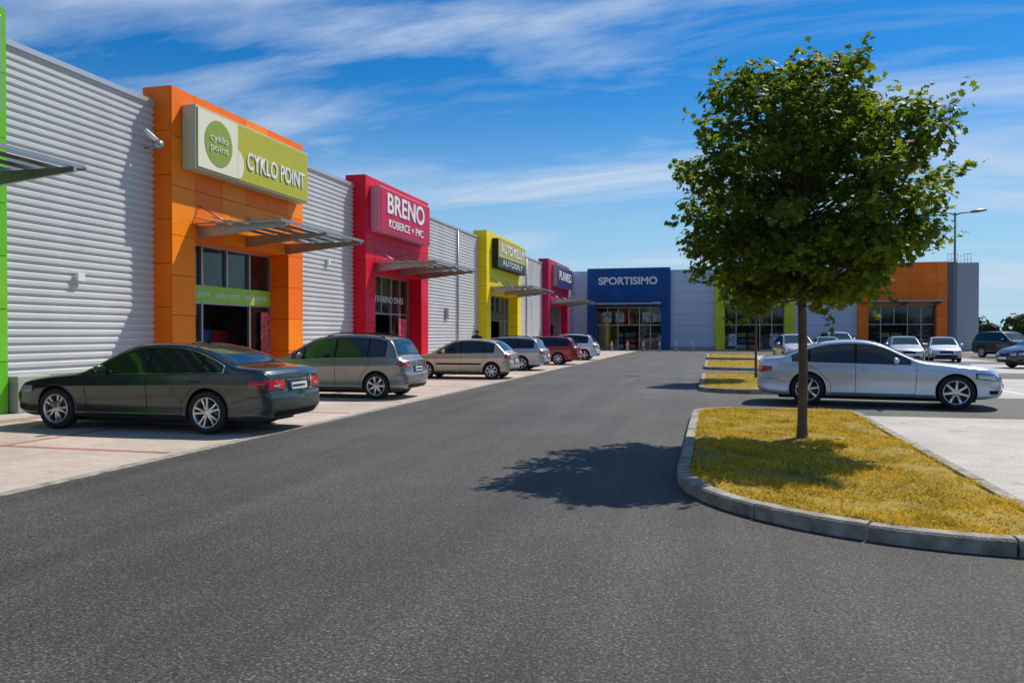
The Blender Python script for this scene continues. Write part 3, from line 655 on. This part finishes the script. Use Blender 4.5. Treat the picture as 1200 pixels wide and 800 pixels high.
hatch=dict(L=4.2,W=1.77,R=.325,fa=.86,ra=3.44,prof=[(0,.68),(.04,.76),(.18,.85),(.6,.97),(.95,1.05),(1.35,1.28),(1.75,1.50),(2.1,1.575),(2.7,1.595),(3.3,1.565),(3.68,1.50),(3.82,1.42),(3.98,1.10),(4.05,1.02),(4.15,.98),(4.2,.94)],
  belt=[(0,.8),(1.0,.95),(2.2,.99),(4.2,1.03)],ws=(.98,1.85),rg=(3.74,4.0),dlo=(1.16,3.66),split=[1.5,2.35,3.22],doors=(1.30,2.35,3.3),tail=(.78,.925),plate=.68,hz=.66,ty=.72,tlen=.2,rails=True,
  rs=[(.2,-.1),(.4,0.02),(.6,.02),(.66,-.03),(.95,-.05),(1.1,-.08)],tumble=.34)
small=dict(L=3.9,W=1.65,R=.29,fa=.78,ra=3.23,prof=[(0,.62),(.04,.70),(.18,.77),(.6,.86),(.98,.93),(1.35,1.14),(1.75,1.355),(2.1,1.415),(2.7,1.42),(3.15,1.37),(3.38,1.29),(3.66,1.02),(3.75,.95),(3.86,.92),(3.9,.88)],
  belt=[(0,.75),(1.0,.86),(2.2,.89),(3.9,.92)],ws=(1.0,1.85),rg=(3.3,3.68),dlo=(1.2,3.3),split=[2.1,2.95],doors=(1.15,2.1,3.0),tail=(.70,.865),plate=.58,hz=.6,ty=.75,tlen=.18,molding=True,tumble=.36)
wagon=dict(L=4.45,W=1.72,R=.31,fa=.87,ra=3.45,prof=[(0,.62),(.04,.70),(.18,.77),(.6,.87),(1.15,.96),(1.5,1.15),(1.95,1.40),(2.3,1.455),(3.0,1.475),(3.7,1.44),(4.0,1.38),(4.12,1.28),(4.27,1.0),(4.34,.95),(4.42,.92),(4.45,.88)],
  belt=[(0,.78),(1.2,.90),(2.5,.93),(4.45,.96)],ws=(1.18,2.02),rg=(4.04,4.3),dlo=(1.38,3.98),split=[2.35,3.3],doors=(1.3,2.35,3.35),tail=(.70,.875),plate=.60,hz=.62,ty=.75,tlen=.16,rails=True,molding=True,tumble=.36)
suv=dict(L=4.6,W=1.88,R=.36,zb=.28,fa=.9,ra=3.6,prof=[(0,.85),(.04,.92),(.2,1.0),(.6,1.08),(1.2,1.14),(1.5,1.32),(1.95,1.66),(2.3,1.74),(3.0,1.76),(3.8,1.72),(4.15,1.66),(4.28,1.55),(4.42,1.2),(4.48,1.12),(4.56,1.08),(4.6,1.05)],
  belt=[(0,.95),(1.2,1.08),(2.5,1.12),(4.6,1.16)],ws=(1.22,2.02),rg=(4.18,4.44),dlo=(1.45,4.05),split=[2.4,3.4],doors=(1.35,2.4,3.45),tail=(.88,1.04),plate=.75,hz=.82,ty=.75,tlen=.16,rails=True,tumble=.33)
bmw=copy.deepcopy(sedan); bmw.update(L=4.88,fa=.84,ra=3.80,ty=.55,hz=.66,chrome=True,R=.355)
bmw['prof']=[(0,.74),(.04,.82),(.15,.865),(.5,.915),(1.0,.965),(1.5,1.00),(1.85,1.17),(2.3,1.40),(2.65,1.46),(3.05,1.465),(3.5,1.42),(3.95,1.27),(4.25,1.125),(4.38,1.095),(4.7,1.075),(4.83,1.055),(4.88,.97)]
bmw['ws']=(1.5,2.48); bmw['rg']=(3.52,4.30); bmw['dlo']=(1.72,4.12); bmw['split']=[2.8,3.76]; bmw['doors']=(1.6,2.8,3.9)
bmw['belt']=[(0,.84),(1.2,.90),(2.5,.925),(4.1,.955),(4.88,.97)]
def paint(name,c,metal=.5,rough=.3):
    return mat(name,c,rough,metal,coat=1.)
Pa=paint('paint_dark_olive',(.040,.058,.052),.55,.28); Pg=paint('paint_grey_beige',(.27,.27,.25),.6); Pf=paint('paint_champagne',(.56,.49,.38),.4)
Psil=paint('paint_silver',(.48,.49,.51),.5); Pred=paint('paint_dark_red',(.36,.010,.016),.3); Pw=paint('paint_white',(.72,.76,.82),.15,.3); Pd=paint('paint_black',(.02,.022,.028),.3)
Pb=paint('paint_bright_silver',(.66,.72,.79),.38,.25)
car('sedan',sedan,Pa,-9.17,11.95,PI-.01,1)
car('hatch',hatch,Pg,-9.32,18.8,PI+.01,3)
car('small',small,Pf,-8.85,27.75,PI,3)
car('wagon',wagon,Psil,-9.3,34.4,PI,3)
car('wagon',wagon,Pred,-9.0,41.2,PI+.02,3)
car('hatch',hatch,Pw,-8.9,48.6,PI,2)
car('bmw',bmw,Pb,3.55,19.7,math.radians(-8),3)
car('hatch',hatch,Psil,4.4,46.5,-PI/2+.1,3)
car('wagon',wagon,Psil,10.6,49.5,-PI/2-.1,3)
car('small',small,Pw,13.0,51,-PI/2-.15,3)
car('suv',suv,Pd,19.3,60,-PI*.35,2)
car('hatch',hatch,Pd,15.3,42.3,PI+.3,2)
car('small',small,Psil,7.2,55,-PI/2,3); car('sedan',sedan,Psil,25.5,66,0.1,3)
car('suv',suv,Psil,8.9,62.5,-PI/2+.1,2); car('small',small,Pw,23.2,63,-PI/2+.2,3); car('wagon',wagon,Pred,28.5,70,-PI/2,3)
# ------------------------------------------------------------------ trees
M_bark=mat('bark',(.13,.085,.055),.9,vary=.35,scale=9,bump=.8,bscale=35)
M_leaf=leafmat('maple_leaf',(.028,.068,.010),(.15,.20,.018),(2.5,2.3,.7))
LEAF=np.array([(0,-.5),(.16,-.28),(.45,-.30),(.34,-.05),(.52,.18),(.22,.20),(.0,.55),(-.22,.20),(-.52,.18),(-.34,-.05),(-.45,-.30),(-.16,-.28)])
def leaves(C,Nrm,size,shape=LEAF):
    n=len(C); u=np.cross(Nrm,rng.normal(size=(n,3))); u/=np.linalg.norm(u,axis=1)[:,None]; v=np.cross(Nrm,u)
    k=len(shape); droop=-.25*(shape[:,0]**2)*2
    V=C[:,None,:]+size[:,None,None]*(shape[None,:,0,None]*u[:,None,:]+shape[None,:,1,None]*v[:,None,:]+droop[None,:,None]*Nrm[:,None,:])
    F=np.arange(n*k).reshape(n,k); return V.reshape(-1,3),F
def tree_meshes(prof,cx,nclump,nleaf,tr=.067):
    pr=np.array(prof); b=MB(); zmax=pr[-1,0]
    b.tube([(0,0,-.05),(0,0,.04),(.0,.005,.25),(.01,0,1.),(-.01,.01,1.9),(.02,0,2.6),(.05,.02,3.6),(cx*.7,.0,4.4),(cx,.0,zmax-.6)],[tr*1.7,tr*1.25,tr*1.02,tr*.95,tr*.88,tr*.75,tr*.5,tr*.3,tr*.1],M_bark,12)
    C=[];Nn=[];Sz=[]; cl=[]; tries=0
    while len(cl)<nclump and tries<30000:
        tries+=1; z=rng.uniform(pr[0,0]+.14,zmax-.28); R=np.interp(z,pr[:,0],pr[:,1]); a=rng.uniform(0,2*PI)
        lob=1+.10*math.sin(3*a+z*2.1)+.08*math.sin(5*a-z*3.3); r=(R*lob-.34)*math.sqrt(rng.uniform(.05,1))
        if r<0: continue
        p=np.array([cx*min(1,(z-2)/2+.2)+r*math.cos(a),r*math.sin(a),z])
        if all(np.linalg.norm(p-q)>.28 for q in cl): cl.append(p)
    for p in cl:
        r=math.hypot(p[0]-cx,p[1]); zb_=max(2.0,p[2]-.2-r*.35-rng.uniform(0,.3)); bx=cx*max(0,min(1,(zb_-2)/2.6))
        b0=np.array([bx,0,zb_]); mid=(b0+p)/2+np.array([0,0,.04])+rng.normal(size=3)*.05; b.tube([b0,mid,p],[.018,.010,.003],M_bark,5,False)
        rc=rng.uniform(.18,.36); nl=int(nleaf*(rc/.30)**2*(1.25 if p[2]<3 else 1))
        d=rng.normal(size=(nl,3)); d/=np.linalg.norm(d,axis=1)[:,None]; rad=rc*rng.uniform(.3,1.08,nl)**.6; q=p+d*rad[:,None]*np.array([1.15,1.15,.72])
        nn=d*.6+np.array([0,0,.75])+rng.normal(size=(nl,3))*.42; nn/=np.linalg.norm(nn,axis=1)[:,None]
        C.append(q);Nn.append(nn);Sz.append(rng.uniform(.065,.13,nl))
        out=p-np.array([cx,0,3.2]); out/=np.linalg.norm(out)+1e-6
        if rng.random()<.5:
            k=13; tt=np.linspace(.2,.47,k); q=p+out*tt[:,None]+rng.normal(size=(k,3))*.05; nn=rng.normal(size=(k,3))*.6+np.array([0,0,.8]); nn/=np.linalg.norm(nn,axis=1)[:,None]
            C.append(q);Nn.append(nn);Sz.append(rng.uniform(.07,.12,k))
    C=np.vstack(C);Nn=np.vstack(Nn);Sz=np.concatenate(Sz); V,F=leaves(C,Nn,Sz)
    me=bpy.data.meshes.new('crown'); me.from_pydata(V.tolist(),[],F.tolist()); me.materials.append(M_leaf)
    return b.mesh('trunk_and_branches'),me
prof=[(1.88,.85),(2.1,1.30),(2.45,1.66),(2.9,1.92),(3.4,2.06),(3.9,2.04),(4.4,1.80),(4.8,1.44),(5.15,1.04),(5.48,.58)]
tm,cm=tree_meshes(prof,.06,215,112)
def tree(x,y,rz,sc=1.,zs=1.):
    e=empty('maple_tree',(x,y,0.1),rz); e.scale=(sc,sc,zs); inst('trunk_and_branches',tm,e); inst('crown',cm,e)
tree(1.25,12.03,math.radians(0)); tree(1.42,27.9,2.1,.66,1.12)
M_far=leafmat('distant_foliage',(.02,.035,.012),(.05,.075,.025),(1.5,1.6,.8))
C=[];Nn=[];Sz=[]
QD=np.array([(-.5,-.5),(.5,-.5),(.5,.5),(-.5,.5)])
spots=[]
for i in range(150):
    x=rng.uniform(38,230); spots.append((x,rng.uniform(170,215),rng.uniform(3,7.5) if x>55 else rng.uniform(3,5)))
for i in range(46): spots.append((rng.uniform(86,94),-115+i*5+rng.uniform(-1,1),rng.uniform(7,11)))  # out-of-view east row, added to darken reflections in the shop glass
for i in range(40): spots.append((-60+i*4+rng.uniform(-1,1),rng.uniform(-125,-116),rng.uniform(6,10)))  # out-of-view south row, added for the car sides to reflect
for x,y,h in spots:
    r=h*.5; nl=90; d=rng.normal(size=(nl,3)); d/=np.linalg.norm(d,axis=1)[:,None]; q=np.array([x,y,h*.5])+d*np.array([r,r,h*.5])*rng.uniform(.6,1.05,nl)[:,None]
    C.append(q);Nn.append(d);Sz.append(rng.uniform(.6,1.3,nl)*max(1,h/7))
V,F=leaves(np.vstack(C),np.vstack(Nn),np.concatenate(Sz),QD); me=bpy.data.meshes.new('tree_belts_with_added'); me.from_pydata(V.tolist(),[],F.tolist()); me.materials.append(M_far)
o=bpy.data.objects.new('distant_and_added_tree_belts',me); COL.objects.link(o)
e=empty('warehouse_building'); b=MB(); b.box(75,120,130,150,0,5.2,mat('white_wall',(.6,.6,.6),.6)); b.box(74.8,120.2,129.8,150.2,5.2,5.5,M_cap)
for i in range(9): b.box(77+i*4.6,79.4+i*4.6,129.9,129.99,1.2,2.8,M_sglass)
b.obj('walls',e)
# ------------------------------------------------------------------ person
def person(x,y,rz):
    V=[(0,0,.95),(0,0,1.15),(0,.0,1.38),(0,0,1.50),(0,.01,1.62),(0,.01,1.70),(.17,0,1.42),(.23,.02,1.15),(.24,.10,.90),(-.17,0,1.42),(-.23,-.02,1.15),(-.24,.04,.90),(.09,0,.88),(.10,.06,.48),(.10,-.04,.07),(.10,.10,.03),(-.09,0,.88),(-.10,-.02,.48),(-.10,-.14,.08),(-.10,-.01,.03)]
    E=[(0,1),(1,2),(2,3),(3,4),(4,5),(2,6),(6,7),(7,8),(2,9),(9,10),(10,11),(0,12),(12,13),(13,14),(14,15),(0,16),(16,17),(17,18),(18,19)]
    Rr=[.15,.14,.16,.055,.09,.085,.06,.045,.035,.06,.045,.035,.09,.06,.045,.04,.09,.06,.045,.04]
    me=bpy.data.meshes.new('p'); me.from_pydata(V,E,[]); o=bpy.data.objects.new('tmpp',me); COL.objects.link(o)
    md=o.modifiers.new('s','SKIN'); 
    for i,sv in enumerate(me.skin_vertices[0].data): sv.radius=(Rr[i],Rr[i]*.8); sv.use_root=(i==0)
    o.modifiers.new('u','SUBSURF').levels=2
    dg=bpy.context.evaluated_depsgraph_get(); m2=bpy.data.meshes.new_from_object(o.evaluated_get(dg)); bpy.data.objects.remove(o)
    for mm in (mat('shirt_dark',(.02,.02,.03),.8),mat('trousers',(.04,.05,.09),.8),mat('skin',(.35,.19,.13),.5),mat('hair',(.02,.015,.012),.6)): m2.materials.append(mm)
    for p in m2.polygons:
        c=p.center; p.use_smooth=True
        p.material_index=3 if (c.z>1.68 or (c.z>1.58 and c.y<.03)) else 2 if (c.z>1.5 or (abs(c.x)>.19 and c.z<1.12)) else 0 if c.z>.95 else 1 if c.z>.1 else 3
    e=empty('person',(x,y,0.0),rz); e.scale=(1.04,1.04,1.04); inst('figure',m2,e)
    zs=[v.co.z for v in m2.vertices]; print('PERSON',len(zs),min(zs),max(zs))
person(-9.3,31.0,0.4)
# ------------------------------------------------------------------ sky, sun, camera
az=math.radians(33); el=math.radians(51)
w=bpy.data.worlds.new('World'); S.world=w; w.use_nodes=True; nt=w.node_tree; bg=nt.nodes['Background']
sky=N(nt,'ShaderNodeTexSky'); sky.sky_type='NISHITA'; sky.sun_disc=False; sky.sun_elevation=el; sky.sun_rotation=az; sky.air_density=1.0; sky.dust_density=.3; sky.ozone_density=2.
hs=N(nt,'ShaderNodeHueSaturation'); hs.inputs['Saturation'].default_value=1.4; hs.inputs['Value'].default_value=1.0; hs.inputs['Hue'].default_value=.488
nt.links.new(sky.outputs[0],hs.inputs['Color'])
skyc=mixc(nt,hs.outputs[0],(.26,.72,1.06),1.,'MULTIPLY')
tc=N(nt,'ShaderNodeTexCoord'); sx=N(nt,'ShaderNodeSeparateXYZ'); nt.links.new(tc.outputs['Generated'],sx.inputs[0])
mx=N(nt,'ShaderNodeMath',operation='MAXIMUM'); mx.inputs[1].default_value=0; nt.links.new(sx.outputs['Z'],mx.inputs[0])
hz_=N(nt,'ShaderNodeMapRange',interpolation_type='SMOOTHSTEP'); hz_.inputs[1].default_value=0; hz_.inputs[2].default_value=.32; hz_.inputs[3].default_value=.90; hz_.inputs[4].default_value=0.
nt.links.new(mx.outputs[0],hz_.inputs[0])
skyc=mixc(nt,skyc,(4.5,6.6,8.2),hz_.outputs[0])
ad=N(nt,'ShaderNodeMath',operation='ADD'); ad.inputs[1].default_value=.16; nt.links.new(mx.outputs[0],ad.inputs[0])
cmb=N(nt,'ShaderNodeCombineXYZ')
for i,ax_ in enumerate('XY'):
    dv=N(nt,'ShaderNodeMath',operation='DIVIDE'); nt.links.new(sx.outputs[ax_],dv.inputs[0]); nt.links.new(ad.outputs[0],dv.inputs[1]); nt.links.new(dv.outputs[0],cmb.inputs[i])
def cloud(rot,sc,loc,scale,stops,dist):
    mp=N(nt,'ShaderNodeMapping'); mp.inputs['Rotation'].default_value=(0,0,math.radians(rot)); mp.inputs['Scale'].default_value=sc; mp.inputs['Location'].default_value=loc; nt.links.new(cmb.outputs[0],mp.inputs[0])
    n1=N(nt,'ShaderNodeTexNoise'); n1.inputs['Scale'].default_value=scale; n1.inputs['Detail'].default_value=10; n1.inputs['Roughness'].default_value=.6; n1.inputs['Distortion'].default_value=dist; nt.links.new(mp.outputs[0],n1.inputs['Vector'])
    r=ramp(nt,stops); nt.links.new(n1.outputs['Fac'],r.inputs[0]); return r.outputs[0]
c1=cloud(-28,(.5,1.35,1),(1.3,4.6,0),1.35,[(.47,(0,0,0)),(.58,(.40,.40,.40)),(.70,(.95,.95,.95))],.5)
c2=cloud(35,(.35,1.6,1),(7.3,2.6,0),1.1,[(.53,(0,0,0)),(.64,(.30,.30,.30)),(.78,(.7,.7,.7))],.9)
c=mixc(nt,skyc,(5.9,7.0,8.5),c1); c=mixc(nt,c,(5.9,7.0,8.5),c2)
nt.links.new(c,bg.inputs['Color']); bg.inputs['Strength'].default_value=.10
sun=bpy.data.lights.new('sun','SUN'); sun.energy=5.; sun.angle=math.radians(.5); sun.color=(1,.93,.82)
so=bpy.data.objects.new('sun',sun); COL.objects.link(so); d=Vector((math.cos(el)*math.sin(az),math.cos(el)*math.cos(az),math.sin(el))); so.rotation_euler=d.to_track_quat('Z','Y').to_euler()
cam=bpy.data.cameras.new('camera'); cam.lens=27.9; cam.sensor_width=36; cam.clip_end=4000; co=bpy.data.objects.new('camera',cam); COL.objects.link(co)
co.location=(0,0,1.6); co.rotation_euler=(math.radians(90-.55),0,math.radians(14.18)); S.camera=co
S.view_settings.view_transform='Standard'; S.view_settings.look='None'; S.view_settings.exposure=0
bpy.context.view_layer.update()
from bpy_extras.object_utils import world_to_camera_view
for z in (0,1.4,1.8):
    v=world_to_camera_view(S,co,Vector((-9.3,31,z))); print('P',v.x*1024,(1-v.y)*682)
